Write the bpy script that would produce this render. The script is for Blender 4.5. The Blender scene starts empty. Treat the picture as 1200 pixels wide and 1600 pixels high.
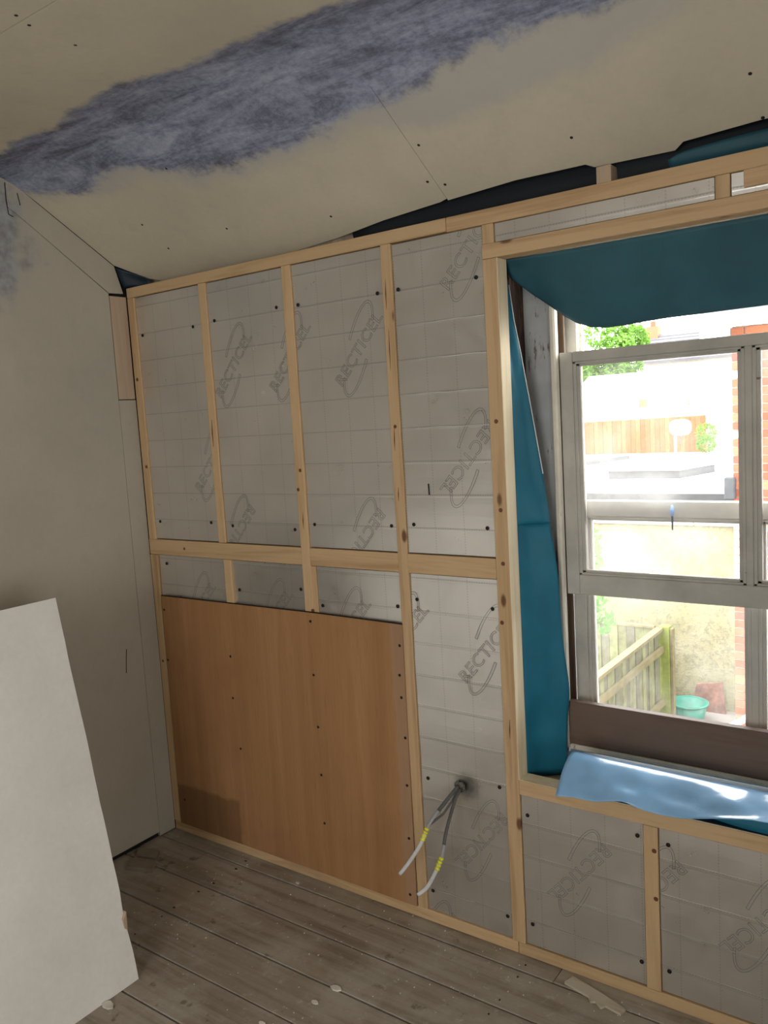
import bpy, bmesh, math, random
from mathutils import Vector, Matrix
C = bpy.context.scene.collection
SC = bpy.context.scene
random.seed(7)
R = math.radians

# ---------------------------------------------------------------- camera
cd = bpy.data.cameras.new('camera'); cam = bpy.data.objects.new('camera', cd); C.objects.link(cam)
yaw, pitch, roll = -0.6287635, -0.11355157, -0.0598172
f = Vector((math.sin(yaw)*math.cos(pitch), math.cos(yaw)*math.cos(pitch), math.sin(pitch)))
r = Vector((math.cos(yaw), -math.sin(yaw), 0)); u = r.cross(f)
r2 = r*math.cos(roll)+u*math.sin(roll); u2 = -r*math.sin(roll)+u*math.cos(roll)
cam.matrix_world = Matrix.Translation((0, -2.15, 1.69)) @ Matrix((r2, u2, -f)).transposed().to_4x4()
cd.sensor_fit = 'HORIZONTAL'; cd.sensor_width = 36; cd.lens = 1290/1200*36; cd.clip_start = .05; cd.clip_end = 300
SC.camera = cam
# ---------------------------------------------------------------- sky, light, exposure
wd = bpy.data.worlds.new('sky'); SC.world = wd; wd.use_nodes = True
bgn = wd.node_tree.nodes['Background']
bgn.inputs[0].default_value = (1, .98, .95, 1); bgn.inputs[1].default_value = 9.0
SC.view_settings.view_transform = 'Standard'; SC.view_settings.look = 'None'
SC.view_settings.gamma = 1; SC.view_settings.use_curve_mapping = False; SC.view_settings.exposure = 0.5
def area(name, loc, rot, sx, sy, power, portal=False, col=(1, 1, 1)):
    l = bpy.data.lights.new(name, 'AREA'); l.shape = 'RECTANGLE'; l.size = sx; l.size_y = sy; l.energy = power; l.color = col
    o = bpy.data.objects.new(name, l); C.objects.link(o); o.location = loc; o.rotation_euler = rot
    if portal: l.cycles.is_portal = True
    return o
area('window_portal', (-.47, .47, 1.33), (R(-90), 0, 0), 1.5, 1.7, 1, True)
area('added_rear_portal', (-.35, -4.62, 1.45), (R(90), 0, 0), 1.4, 1.3, 1, True)  # sky portal of the added rear window
area('added_right_portal', (2.05, -2.5, 1.45), (R(90), 0, R(90)), 1.2, 1.3, 1, True)  # sky portal of the added right-hand window

# ---------------------------------------------------------------- material helpers
class NT:
    def __init__(s, name, rough=.8, metal=0):
        m = bpy.data.materials.new(name); m.use_nodes = True; s.m = m; s.t = m.node_tree
        s.b = s.t.nodes['Principled BSDF']; s.b.inputs['Roughness'].default_value = rough; s.b.inputs['Metallic'].default_value = metal
        s.b.inputs['Specular IOR Level'].default_value = .3
        s.co = s.n('ShaderNodeTexCoord').outputs['Object']
    def n(s, t, **k):
        x = s.t.nodes.new(t)
        for a, b in k.items(): setattr(x, a, b)
        return x
    def l(s, a, b): s.t.links.new(a, b)
    def put(s, inp, v):
        if isinstance(v, bpy.types.NodeSocket): s.l(v, inp)
        elif v is not None:
            if inp.type == 'RGBA' and len(v) == 3: v = (*v, 1)
            inp.default_value = v
    def math(s, op, a, b=0., c=None, clamp=False):
        x = s.n('ShaderNodeMath', operation=op, use_clamp=clamp); s.put(x.inputs[0], a); s.put(x.inputs[1], b)
        if c is not None: s.put(x.inputs[2], c)
        return x.outputs[0]
    def noise(s, scale=5., vec=None, detail=4., rough=.6, sc=(1, 1, 1), dist=0.):
        mp = s.n('ShaderNodeMapping'); s.l(vec or s.co, mp.inputs[0]); mp.inputs['Scale'].default_value = sc
        x = s.n('ShaderNodeTexNoise'); s.l(mp.outputs[0], x.inputs['Vector'])
        x.inputs['Scale'].default_value = scale; x.inputs['Detail'].default_value = detail; x.inputs['Roughness'].default_value = rough; x.inputs['Distortion'].default_value = dist
        return x.outputs['Fac']
    def ramp(s, fac, *stops):
        x = s.n('ShaderNodeValToRGB'); s.put(x.inputs[0], fac); e = x.color_ramp.elements
        while len(e) < len(stops): e.new(.5)
        for q, (p, c) in zip(e, stops): q.position = p; q.color = (*c, 1) if len(c) == 3 else c
        return x.outputs[0]
    def mix(s, fac, a, b, mode='MIX'):
        x = s.n('ShaderNodeMix', data_type='RGBA', blend_type=mode); s.put(x.inputs[0], fac); s.put(x.inputs[6], a); s.put(x.inputs[7], b)
        return x.outputs[2]
    def smooth(s, v, lo, hi):
        x = s.n('ShaderNodeMapRange', interpolation_type='SMOOTHSTEP'); s.put(x.inputs[0], v); s.put(x.inputs[1], lo); s.put(x.inputs[2], hi); return x.outputs[0]
    def xyz(s):
        x = s.n('ShaderNodeSeparateXYZ'); s.l(s.co, x.inputs[0]); return x.outputs
    def rnd(s): return s.n('ShaderNodeObjectInfo').outputs['Random']
    def shift(s):
        v = s.n('ShaderNodeVectorMath', operation='MULTIPLY_ADD'); c = s.n('ShaderNodeCombineXYZ')
        rr = s.math('MULTIPLY', s.rnd(), 37.)
        for i in range(3): s.l(rr, c.inputs[i])
        s.l(s.co, v.inputs[0]); v.inputs[1].default_value = (1, 1, 1); s.l(c.outputs[0], v.inputs[2]); return v.outputs[0]
    def col(s, v): s.put(s.b.inputs['Base Color'], v)
    def bump(s, h, strength=.3, dist=.002):
        b = s.n('ShaderNodeBump'); s.put(b.inputs['Height'], h); b.inputs['Strength'].default_value = strength; b.inputs['Distance'].default_value = dist
        s.l(b.outputs[0], s.b.inputs['Normal']); return b

def plain(name, c, rough=.7, metal=0., var=.25, scale=12., bump=0.):
    n = NT(name, rough, metal)
    k = n.noise(scale)
    n.col(n.ramp(k, (.25, tuple(x*(1-var) for x in c)), (.75, tuple(min(1, x*(1+var)) for x in c))))
    if bump: n.bump(n.noise(scale*6), bump)
    return n.m

def wood(name, axis, base=(.63, .44, .25), dark=(.43, .275, .14), rough=.75, knots=True, dirt=.35):
    n = NT(name, rough); v = n.shift()
    sc = [26., 26., 26.]; sc[axis] = 1.3
    g = n.noise(1., v, 5, .65, tuple(sc), .6)
    sc2 = [110., 110., 110.]; sc2[axis] = 3.
    g2 = n.noise(1., v, 3, .7, tuple(sc2))
    tint = n.mix(n.rnd(), base, tuple(b*.88 for b in base))
    c = n.mix(n.smooth(g, .44, .72), tint, dark)
    c = n.mix(n.math('MULTIPLY', n.smooth(g2, .5, .8), .35), c, dark)
    if knots:
        vo = n.n('ShaderNodeTexVoronoi'); mp = n.n('ShaderNodeMapping'); n.l(v, mp.inputs[0])
        ks = [9., 9., 9.]; ks[axis] = 4.; mp.inputs['Scale'].default_value = ks; n.l(mp.outputs[0], vo.inputs['Vector']); vo.inputs['Scale'].default_value = 1.
        c = n.mix(n.math('SUBTRACT', 1., n.smooth(vo.outputs['Distance'], .05, .11)), c, (.16, .08, .035))
    c = n.mix(n.math('MULTIPLY', n.smooth(n.noise(3., v), .5, .75), dirt), c, tuple(b*.7 for b in base))
    n.col(c); n.bump(g2, .35, .001); return n.m

PINE = [wood('pine_x', 0), wood('pine_y', 1), wood('pine_z', 2)]
PINEP = wood('pine_pale_z', 2, (.50, .385, .28), (.38, .27, .19), knots=False)
PALE = wood('window_lit_pine', 2, (.80, .70, .50), (.66, .54, .34), knots=False)  # pine paled for jamb and sill faces, window light painted in
RAW = wood('old_timber', 2, (.20, .13, .08), (.07, .045, .03), .9)

def m_plaster(name, base, stain=None):
    n = NT(name, .92)
    k = n.noise(1.6, None, 5, .6); k2 = n.noise(60, None, 2, .5); k3 = n.noise(9, None, 4, .6)
    c = n.ramp(k, (.3, tuple(x*.86 for x in base)), (.7, tuple(x*1.05 for x in base)))
    c = n.mix(n.math('MULTIPLY', n.smooth(k3, .52, .75), .22), c, tuple(x*.72 for x in base))
    c = n.mix(n.math('MULTIPLY', k2, .12), c, (.2, .18, .15))
    if stain: c = stain(n, c)
    n.col(c); n.bump(k2, .12, .001); return n.m

X0, X1 = -2.8, 1.6
def curve(n, x, pts):
    fc = n.n('ShaderNodeFloatCurve'); cm = fc.mapping; cu = cm.curves[0]
    # values stored as y + 1 (range 0..1)
    P = [((px-X0)/(X1-X0), py+1) for px, py in pts]
    cu.points[0].location = P[0]; cu.points[1].location = P[-1]
    for p in P[1:-1]: cu.points.new(*p)
    for p in cu.points: p.handle_type = 'AUTO'
    cm.update(); n.l(n.math('DIVIDE', n.math('SUBTRACT', x, X0), X1-X0), fc.inputs['Value'])
    return n.math('SUBTRACT', fc.outputs[0], 1.)
LOW = [(-2.8, -.425), (-2.716, -.396), (-2.517, -.335), (-2.355, -.368), (-2.144, -.332), (-1.958, -.27), (-1.711, -.268), (-1.494, -.288), (-1.348, -.303), (-1.16, -.31), (-1.05, -.334), (-.878, -.341), (-.64, -.345), (.2, -.36), (1.6, -.35)]
HALO = [(-2.8, -.40), (-2.5, -.32), (-2.199, -.30), (-1.99, -.236), (-1.749, -.227), (-1.385, -.25), (-1.135, -.204), (-.943, -.219), (-.773, -.232), (-.611, -.269), (-.495, -.297), (1.6, -.29)]
UP = [(-2.8, -.53), (-2.592, -.578), (-2.187, -.611), (-1.867, -.645), (-1.645, -.61), (-1.406, -.614), (-1.157, -.587), (-.6, -.60), (1.6, -.6)]
def band(n, c):
    x, y, z = n.xyz()
    k = n.noise(9., None, 5, .65); k4 = n.noise(2.6, None, 7, .75, (1.3, 5, 5), .5); k5 = n.noise(50, None, 3, .7)
    w = n.math('MULTIPLY', n.math('SUBTRACT', k, .5), .12)
    yy = n.math('ADD', y, n.math('ADD', w, n.math('MULTIPLY', n.math('SUBTRACT', k5, .5), .02)))
    def below(curvepts, e):   # 1 when y is under the curve (towards the room)
        lo = curve(n, x, curvepts); d = n.math('SUBTRACT', yy, lo)
        return n.math('SUBTRACT', 1., n.smooth(d, -e, e))
    up = n.smooth(n.math('SUBTRACT', yy, curve(n, x, UP)), -.022, .022)
    core = n.math('MULTIPLY', below(LOW, .02), up)
    halo = n.math('MULTIPLY', below(HALO, .035), up)
    blue = n.ramp(n.math('ADD', n.math('MULTIPLY', k4, .75), n.math('MULTIPLY', k5, .25)), (.37, (.085, .09, .125)), (.46, (.17, .187, .275)), (.53, (.26, .29, .41)), (.64, (.40, .43, .55)))
    c = n.mix(n.math('MULTIPLY', halo, .42), c, (.34, .37, .42))
    return n.mix(n.math('MULTIPLY', core, .93), c, blue)
CEIL = m_plaster('ceiling_plasterboard', (.63, .575, .455), band)
def wallstain(n, c):
    d = n.n('ShaderNodeVectorMath', operation='DISTANCE'); n.l(n.co, d.inputs[0]); d.inputs[1].default_value = (-2.765, -.62, 2.38)
    m = n.math('ADD', d.outputs['Value'], n.math('MULTIPLY', n.math('SUBTRACT', n.noise(8), .5), .30))
    return n.mix(n.math('MULTIPLY', n.math('SUBTRACT', 1., n.smooth(m, .17, .26)), .6), c, n.ramp(n.noise(25), (.35, (.13, .15, .20)), (.6, (.32, .36, .42))))
WALL = m_plaster('wall_plasterboard', (.47, .435, .36), wallstain)
SHEET = m_plaster('plasterboard_face', (.87, .86, .82))
PLAIN = m_plaster('painted_plaster', (.66, .62, .54))
CORE = plain('gypsum_edge', (.72, .68, .6), .9)
DARK = plain('dark_void', (.012, .012, .012), .95)

def m_foil(name, zoff):
    n = NT(name, .42, .85); x, y, z = n.xyz()
    def lines(v, off, per, w):
        q = n.math('ABSOLUTE', n.math('SUBTRACT', n.math('FRACT', n.math('ADD', n.math('DIVIDE', n.math('SUBTRACT', v, off), per), .5)), .5))
        return n.math('SUBTRACT', 1., n.smooth(q, w*.4/per, w/per))
    def dots(v): return n.math('GREATER_THAN', n.math('FRACT', n.math('DIVIDE', v, .0085)), .42)
    h = lines(z, zoff, .1055, .0022); v = lines(x, -1.27, .104, .0024)
    d = n.math('MAXIMUM', n.math('MULTIPLY', h, n.math('MAXIMUM', dots(x), .4)), n.math('MULTIPLY', v, n.math('MULTIPLY', dots(z), .6)))
    big = n.noise(3.5, None, 3, .5); sm = n.noise(240, None, 2, .6)
    c = n.ramp(big, (.3, (.74, .72, .69)), (.7, (.84, .82, .79)))
    c = n.mix(n.math('MULTIPLY', d, .40), c, (.20, .19, .18))
    # darker patch around the cable hole
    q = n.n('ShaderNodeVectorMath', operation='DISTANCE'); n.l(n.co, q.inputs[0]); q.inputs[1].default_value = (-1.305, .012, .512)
    hole_dark = n.math('SUBTRACT', 1., n.smooth(n.math('ADD', q.outputs['Value'], n.math('MULTIPLY', n.math('SUBTRACT', n.noise(60), .5), .03)), .008, .062))
    c = n.mix(n.math('MULTIPLY', hole_dark, .75), c, (.03, .03, .03))
    n.col(c)
    n.put(n.b.inputs['Roughness'], n.ramp(n.noise(18), (.3, (.27,)*3), (.7, (.37,)*3)))
    ridge = lines(n.math('ADD', z, n.math('MULTIPLY', n.math('SUBTRACT', n.noise(6, None, 2, .5, (1, 1, .1)), .5), .004)), zoff-.002, .1055, .006)
    hgt = n.math('ADD', n.math('MULTIPLY', ridge, .30), n.math('ADD', n.math('MULTIPLY', n.noise(11, None, 2, .5), .9), n.math('MULTIPLY', sm, .06)))
    n.bump(hgt, .5, .0022); return n.m
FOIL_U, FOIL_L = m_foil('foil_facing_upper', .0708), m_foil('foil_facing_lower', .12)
INK = plain('grey_ink', (.27, .26, .25), .7)
PIR = plain('insulation_foam', (.62, .55, .35), .9)
SCREW = plain('dark_screw', (.02, .018, .016), .5, .3)

def m_ply():
    n = NT('plywood_face', .72); x, y, z = n.xyz()
    a = n.noise(1., None, 5, .6, (13, 13, .55), .8); b = n.noise(1., None, 3, .7, (160, 160, 9)); k = n.noise(2.2)
    c = n.ramp(a, (.28, (.33, .17, .072)), (.5, (.39, .205, .09)), (.72, (.44, .245, .115)))
    c = n.mix(n.math('MULTIPLY', n.smooth(b, .5, .8), .3), c, (.12, .055, .022))
    c = n.mix(n.math('MULTIPLY', n.smooth(k, .45, .7), .3), c, (.27, .115, .05))
    # darker rectangle low at the left
    w = n.math('MULTIPLY', n.math('SUBTRACT', n.noise(20), .5), .03)
    s = n.math('MULTIPLY', n.math('SUBTRACT', 1., n.smooth(n.math('ADD', x, w), -2.36, -2.34)), n.math('SUBTRACT', 1., n.smooth(n.math('ADD', z, w), .205, .228)))
    c = n.mix(n.math('MULTIPLY', s, .5), c, (.08, .038, .017))
    e = n.smooth(n.math('ADD', x, w), -1.572, -1.555)
    c = n.mix(n.math('MULTIPLY', e, .35), c, (.36, .27, .21))
    n.col(c); n.bump(b, .25, .001); return n.m
PLY = m_ply()
def m_film(name, c, rough, transl, spec=.5):
    n = NT(name, rough); n.b.inputs['Specular IOR Level'].default_value = spec
    k = n.noise(6, None, 3)
    cc = n.ramp(k, (.3, tuple(x*.85 for x in c)), (.7, tuple(min(1, x*1.12) for x in c))); n.col(cc)
    n.bump(n.noise(14, None, 3, .5), .35, .006)
    if transl:
        tr = n.n('ShaderNodeBsdfTranslucent'); n.l(cc, tr.inputs[0]); mx = n.n('ShaderNodeMixShader'); mx.inputs[0].default_value = transl
        n.l(n.b.outputs[0], mx.inputs[1]); n.l(tr.outputs[0], mx.inputs[2]); n.l(mx.outputs[0], n.t.nodes['Material Output'].inputs[0])
    return n.m
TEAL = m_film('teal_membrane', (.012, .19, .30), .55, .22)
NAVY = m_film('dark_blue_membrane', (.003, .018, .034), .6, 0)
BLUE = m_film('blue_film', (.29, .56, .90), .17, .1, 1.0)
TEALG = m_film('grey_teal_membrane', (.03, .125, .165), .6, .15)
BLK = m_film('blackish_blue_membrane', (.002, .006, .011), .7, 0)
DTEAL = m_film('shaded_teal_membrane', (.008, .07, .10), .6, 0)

def m_oldpaint(name, paint, under, amount=.5, axis=2, rough=.6):
    n = NT(name, rough); sc = [5., 5., 5.]; sc[axis] = 1.
    k = n.noise(5., None, 7, .72, tuple(sc)); k2 = n.noise(2., None, 3)
    m = n.smooth(n.math('ADD', k, n.math('MULTIPLY', k2, .25)), 1.16-amount*.6, 1.22-amount*.6)
    c = n.ramp(n.noise(7), (.3, tuple(x*.8 for x in paint)), (.7, tuple(min(1, x*1.1) for x in paint)))
    n.col(n.mix(m, c, under)); n.bump(m, .5, -.001); return n.m
SASH = m_oldpaint('old_white_sash_paint', (.50, .485, .44), (.20, .15, .11), .62, 0)
LINING = m_oldpaint('peeling_grey_paint', (.40, .42, .43), (.16, .12, .09), .82)
BEAD = m_oldpaint('cream_bead_paint', (.74, .70, .60), (.3, .22, .14), .7)
REVEAL = m_oldpaint('bare_reveal_wood', (.15, .085, .05), (.05, .03, .022), 1.)
BROWNB = wood('dark_stained_board', 0, (.175, .12, .09), (.125, .08, .06), .55, False, .5)
SILLP = plain('blue_grey_sill_paint', (.12, .20, .27), .5)
def m_glass(name, dirt):
    n = NT(name); t = n.t; t.nodes.remove(n.b)
    tr = n.n('ShaderNodeBsdfTransparent'); gl = n.n('ShaderNodeBsdfGlossy'); gl.inputs['Roughness'].default_value = .02
    fr = n.n('ShaderNodeFresnel'); fr.inputs[0].default_value = 1.45
    mx = n.n('ShaderNodeMixShader'); n.l(fr.outputs[0], mx.inputs[0]); n.l(tr.outputs[0], mx.inputs[1]); n.l(gl.outputs[0], mx.inputs[2])
    ts = n.n('ShaderNodeBsdfTranslucent'); ts.inputs[0].default_value = (.85, .86, .82, 1)
    m2 = n.n('ShaderNodeMixShader'); n.put(m2.inputs[0], n.math('MULTIPLY', n.smooth(n.noise(3.2, None, 5, .6), .3, .8), dirt))
    n.l(mx.outputs[0], m2.inputs[1]); n.l(ts.outputs[0], m2.inputs[2]); n.l(m2.outputs[0], t.nodes['Material Output'].inputs[0]); return n.m
GLASS, GLASSD = m_glass('dusty_glass', .09), m_glass('hazy_dusty_glass', .12)

def m_floor():
    n = NT('dusty_floorboard', .85); v = n.shift()
    g = n.noise(1., v, 5, .6, (1.6, 26, 26), .5); d = n.noise(3.2, None, 6, .7); d2 = n.noise(28, None, 4, .7)
    c = n.mix(n.smooth(g, .4, .7), n.mix(n.rnd(), (.38, .33, .265), (.33, .28, .22)), (.22, .18, .135))
    c = n.mix(n.math('MULTIPLY', n.smooth(d, .42, .66), .55), c, (.47, .44, .38))
    c = n.mix(n.math('MULTIPLY', n.smooth(d2, .58, .72), .35), c, (.62, .60, .55))
    c = n.mix(n.math('MULTIPLY', n.smooth(n.noise(14, v), .64, .72), .6), c, (.09, .065, .045))
    n.col(c); n.bump(n.math('ADD', g, n.math('MULTIPLY', d2, .4)), .3, .002); return n.m
FLOORM = m_floor()

# ---------------------------------------------------------------- object helpers
def link(name, me, mat=None, parent=None):
    o = bpy.data.objects.new(name, me); C.objects.link(o)
    if mat: me.materials.append(mat)
    if parent is not None:
        o.parent = parent
        if parent.type == 'EMPTY': o.location = -parent.location
    return o
def tag(o, label=None, cat=None, group=None, kind=None):
    for k, v in (('label', label), ('category', cat), ('group', group), ('kind', kind)):
        if v: o[k] = v
    return o
def thing(name, label, cat, base, group=None, kind=None):
    o = bpy.data.objects.new(name, None); o.empty_display_size = .1; C.objects.link(o); o.location = base
    return tag(o, label, cat, group, kind)
def pydata(name, vs, fs, mat, parent=None, smooth=False):
    me = bpy.data.meshes.new(name); me.from_pydata([tuple(v) for v in vs], [], fs); me.update()
    if smooth:
        for p in me.polygons: p.use_smooth = True
    return link(name, me, mat, parent)
def bm_obj(name, bm, mat, parent=None, smooth=False):
    me = bpy.data.meshes.new(name); bmesh.ops.recalc_face_normals(bm, faces=bm.faces); bm.to_mesh(me); bm.free()
    if smooth:
        for p in me.polygons: p.use_smooth = True
    return link(name, me, mat, parent)
def add_box(bm, x0, x1, y0, y1, z0, z1, bev=0., bow=0., seg=1):
    t = bmesh.new(); bmesh.ops.create_cube(t, size=1)
    for v in t.verts: v.co = Vector(((x0+x1)/2+v.co.x*(x1-x0), (y0+y1)/2+v.co.y*(y1-y0), (z0+z1)/2+v.co.z*(z1-z0)))
    if bev: bmesh.ops.bevel(t, geom=t.edges[:], offset=bev, segments=seg, affect='EDGES')
    me = bpy.data.meshes.new('t'); t.to_mesh(me); t.free(); bm.from_mesh(me); bpy.data.meshes.remove(me)
def box(name, x0, x1, y0, y1, z0, z1, mat, parent=None, bev=0.):
    bm = bmesh.new(); add_box(bm, x0, x1, y0, y1, z0, z1, bev); return bm_obj(name, bm, mat, parent)
def prism(name, poly, axis, a0, a1, mat, parent=None):
    """poly in the other two axes, extruded along axis from a0 to a1"""
    def mk(p, a):
        q = list(p); q.insert(axis, a); return q
    n = len(poly); vs = [mk(p, a0) for p in poly]+[mk(p, a1) for p in poly]
    fs = [list(range(n)), list(range(2*n-1, n-1, -1))]+[[i, i+n, (i+1) % n+n, (i+1) % n] for i in range(n)]
    bm = bmesh.new(); V = [bm.verts.new(v) for v in vs]
    for q in fs: bm.faces.new([V[i] for i in q])
    return bm_obj(name, bm, mat, parent)
def add_tube(bm, pts, rad, seg=8, flat=1.):
    rads = rad if isinstance(rad, (list, tuple)) else [rad]*len(pts); pts = [Vector(p) for p in pts]; rings = []
    for i, p in enumerate(pts):
        d = (pts[min(i+1, len(pts)-1)]-pts[max(i-1, 0)]).normalized(); a = d.cross(Vector((0, 1, 0)) if abs(d.y) < .9 else Vector((0, 0, 1))).normalized(); b = d.cross(a)
        rings.append([bm.verts.new(p+(a*math.cos(t)+b*math.sin(t)*flat)*rads[i]) for t in [2*math.pi*k/seg for k in range(seg)]])
    for i in range(len(rings)-1):
        for k in range(seg): bm.faces.new([rings[i][k], rings[i][(k+1) % seg], rings[i+1][(k+1) % seg], rings[i+1][k]])
    bm.faces.new(rings[0][::-1]); bm.faces.new(rings[-1])
def tube(name, pts, rad, mat, parent=None, seg=8, flat=1.):
    bm = bmesh.new(); add_tube(bm, pts, rad, seg, flat); return bm_obj(name, bm, mat, parent, True)
def spline(pts, n):
    """Catmull-Rom resample"""
    P = [Vector(p) for p in pts]; P = [P[0]*2-P[1]]+P+[P[-1]*2-P[-2]]; out = []
    for i in range(1, len(P)-2):
        for k in range(n):
            t = k/n; a, b, c, d = P[i-1:i+3]
            out.append(.5*((2*b)+(c-a)*t+(2*a-5*b+4*c-d)*t*t+(3*b-a-3*c+d)*t**3))
    out.append(P[-2]); return out
def sheet(name, rows, mat, parent=None, th=.0012, nu=5, nv=5, wob=0., rnd=None):
    rows = [spline(q, nu) for q in rows]; cols = list(zip(*rows)); cols = [spline(c, nv) for c in cols]
    m = len(cols); n = len(cols[0]); rg = random.Random(3)
    vs = [p+Vector([rg.uniform(-wob, wob) for _ in range(3)]) for c in cols for p in c]
    fs = [[i*n+j, i*n+j+1, (i+1)*n+j+1, (i+1)*n+j] for i in range(m-1) for j in range(n-1)]
    o = pydata(name, vs, fs, mat, parent, True)
    s = o.modifiers.new('solid', 'SOLIDIFY'); s.thickness = th; s.offset = 0; return o
def disc(name, c, nrm, rad, h, mat, parent=None, seg=10):
    c = Vector(c); nrm = Vector(nrm).normalized(); return tube(name, [c-nrm*.001, c+nrm*h*.6, c+nrm*h], [rad, rad, rad*.55], mat, parent, seg)

# ================================================================ ROOM SHELL
LX, RX, RY = -2.765, 1.9, -4.4
SL = lambda y: 2.316-.616*y
# floor
fl = box('floor', LX-.05, RX, RY, .30, -.09, -.035, DARK); tag(fl, kind='structure')
seams = [.30, .105, -.07, -.245, -.427, -.600, -.772]
while seams[-1] > RY: seams.append(seams[-1]-.175)
rg = random.Random(11)
for i in range(len(seams)-1):
    cuts = [LX-.02]; cut = {0: .4, 1: -1.0, 2: .9, 3: 1.1, 4: -.3, 5: .6, 6: -.9}.get(i, rg.uniform(-1.5, 1)); cuts += [cut, RX]
    for a, b in zip(cuts, cuts[1:]):
        g = .0027+rg.uniform(0, .0012); dz = rg.uniform(-.0012, 0.)
        box('floorboard', a+.001, b-.001, seams[i+1]+g, seams[i]-g, -.034, dz, FLOORM, fl, .0015)
# nail heads in the boards
bm = bmesh.new()
for y in seams[1:10]:
    for x in (-2.3, -1.1, .1):
        for s in (.03, .145): add_tube(bm, [(x+rg.uniform(-.01, .01), y+s, -.001), (x, y+s, .0006)], .003, 6)
tag(bm_obj('nail_heads', bm, SCREW, fl), kind='stuff')

# left wall
wl = box('wall_left', LX-.15, LX-.0135, RY, .44, -.05, 2.9, DARK); tag(wl, kind='structure')
def panel(name, poly, mat=WALL, t=.0125): return prism(name, poly, 0, LX-t, LX, mat, wl)
panel('plasterboard_panel', [(RY, .018), (-.083, .022), (-.0835, 1.0), (-.083, 2.2325), (-.3975, 2.4505), (-.4665, 2.4945), (-.4665, 2.607), (RY, 2.607)])
panel('plasterboard_panel', [(-.0805, 2.236), (-.014, 2.238), (-.045, 2.34), (-.4655, 2.598), (-.4655, 2.496), (-.397, 2.4525)])
panel('plasterboard_strip', [(-.0815, .004), (-.001, .004), (-.001, 1.820), (-.0815, 1.820)])
tm = box('packing_timber', LX-.016, LX-.001, -.0785, -.001, 1.8235, 2.225, PINEP, wl, .0008)
bm = bmesh.new()
for pts in ([(-.468, 2.578), (-.470, 2.52), (-.466, 2.472)], [(-.466, 2.472), (-.45, 2.466)], [(-.425, 2.55), (-.418, 2.51)], [(-.163, .80), (-.167, .765), (-.170, .735)], [(-.158, .83), (-.163, .80)]):
    add_tube(bm, [(LX+.0004, a, b) for a, b in pts], [.0016]*len(pts), 5)
tag(bm_obj('gouge_marks', bm, DARK, wl), kind='stuff')
# right and rear walls, each with an unseen window added for fill light, other room sides (behind the camera)
bm = bmesh.new()
for a in ((RY-.2, -3.1, -.05, 2.9), (-1.9, .44, -.05, 2.9), (-3.1, -1.9, -.05, .8), (-3.1, -1.9, 2.1, 2.9)): add_box(bm, RX, RX+.12, a[0], a[1], a[2], a[3])
tag(bm_obj('wall_right', bm, PLAIN), kind='structure')
w3 = thing('added_window_3', None, None, (RX+.06, -2.3, .6), kind='structure')  # unseen window, added to brighten the room from the right
bm = bmesh.new()
for a in ((-3.1, -3.04, .8, 2.1), (-1.96, -1.9, .8, 2.1), (-3.1, -1.9, .8, .86), (-3.1, -1.9, 2.04, 2.1), (-2.53, -2.47, .8, 2.1)): add_box(bm, RX+.04, RX+.10, a[0], a[1], a[2], a[3], .004)
bm_obj('window_frame', bm, BEAD, w3)
box('glass_pane', RX+.068, RX+.072, -3.04, -2.53, .86, 2.04, GLASS, w3); box('glass_pane', RX+.068, RX+.072, -2.47, -1.96, .86, 2.04, GLASS, w3)
bm = bmesh.new()
for a in ((LX-.15, -1.05, -.05, 2.9), (.35, RX+.12, -.05, 2.9), (-1.05, .35, -.05, .8), (-1.05, .35, 2.1, 2.9)): add_box(bm, a[0], a[1], RY-.2, RY, a[2], a[3])
tag(bm_obj('wall_rear', bm, PLAIN), kind='structure')
w2 = thing('added_window_2', None, None, (-.55, RY-.1, .65), kind='structure')  # added behind the camera as extra daylight for the room
bm = bmesh.new()
for a in ((-1.05, -.99, .8, 2.1), (.29, .35, .8, 2.1), (-1.05, .35, .8, .86), (-1.05, .35, 2.04, 2.1), (-.38, -.32, .8, 2.1)): add_box(bm, a[0], a[1], RY-.13, RY-.07, a[2], a[3], .004)
bm_obj('window_frame', bm, BEAD, w2)
box('glass_pane', -.99, -.38, RY-.102, RY-.098, .86, 2.04, GLASS, w2); box('glass_pane', -.32, .29, RY-.102, RY-.098, .86, 2.04, GLASS, w2)

# ceiling: backing slab + plasterboard panels, fold at y=-.48
FY = -.48; FZ = SL(FY)
ce = prism('ceiling', [(-.02, SL(-.02)+.03), (FY, FZ+.03), (RY-.2, FZ+.03), (RY-.2, FZ+.2), (FY+.12, FZ+.2), (.06, SL(.06)+.17)], 0, LX-.15, RX+.12, DARK); tag(ce, kind='structure')
def zc(y):
    k = .028; d = (SL(y)-FZ)/k      # smooth minimum of the slope and the flat
    return FZ-k*math.log(1+math.exp(-d)) if d > -30 else SL(y)
def cpoly(poly, t=.0125):
    """plasterboard that follows the ceiling profile; poly is x,y"""
    bm = bmesh.new(); bm.faces.new([bm.verts.new((x, y, 0)) for x, y in poly])
    for i in range(26): bmesh.ops.bisect_plane(bm, geom=bm.verts[:]+bm.edges[:]+bm.faces[:], plane_co=(0, -.35-.0105*i, 0), plane_no=(0, 1, 0))
    low = bm.faces[:]
    ex = bmesh.ops.extrude_face_region(bm, geom=low, use_keep_orig=True)
    for v in [g for g in ex['geom'] if isinstance(g, bmesh.types.BMVert)]: v.co.z += t
    for v in bm.verts: v.co.z += zc(v.co.y)
    return bm_obj('plasterboard_panel', bm, CEIL, ce)
JY = -1.0055
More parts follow.
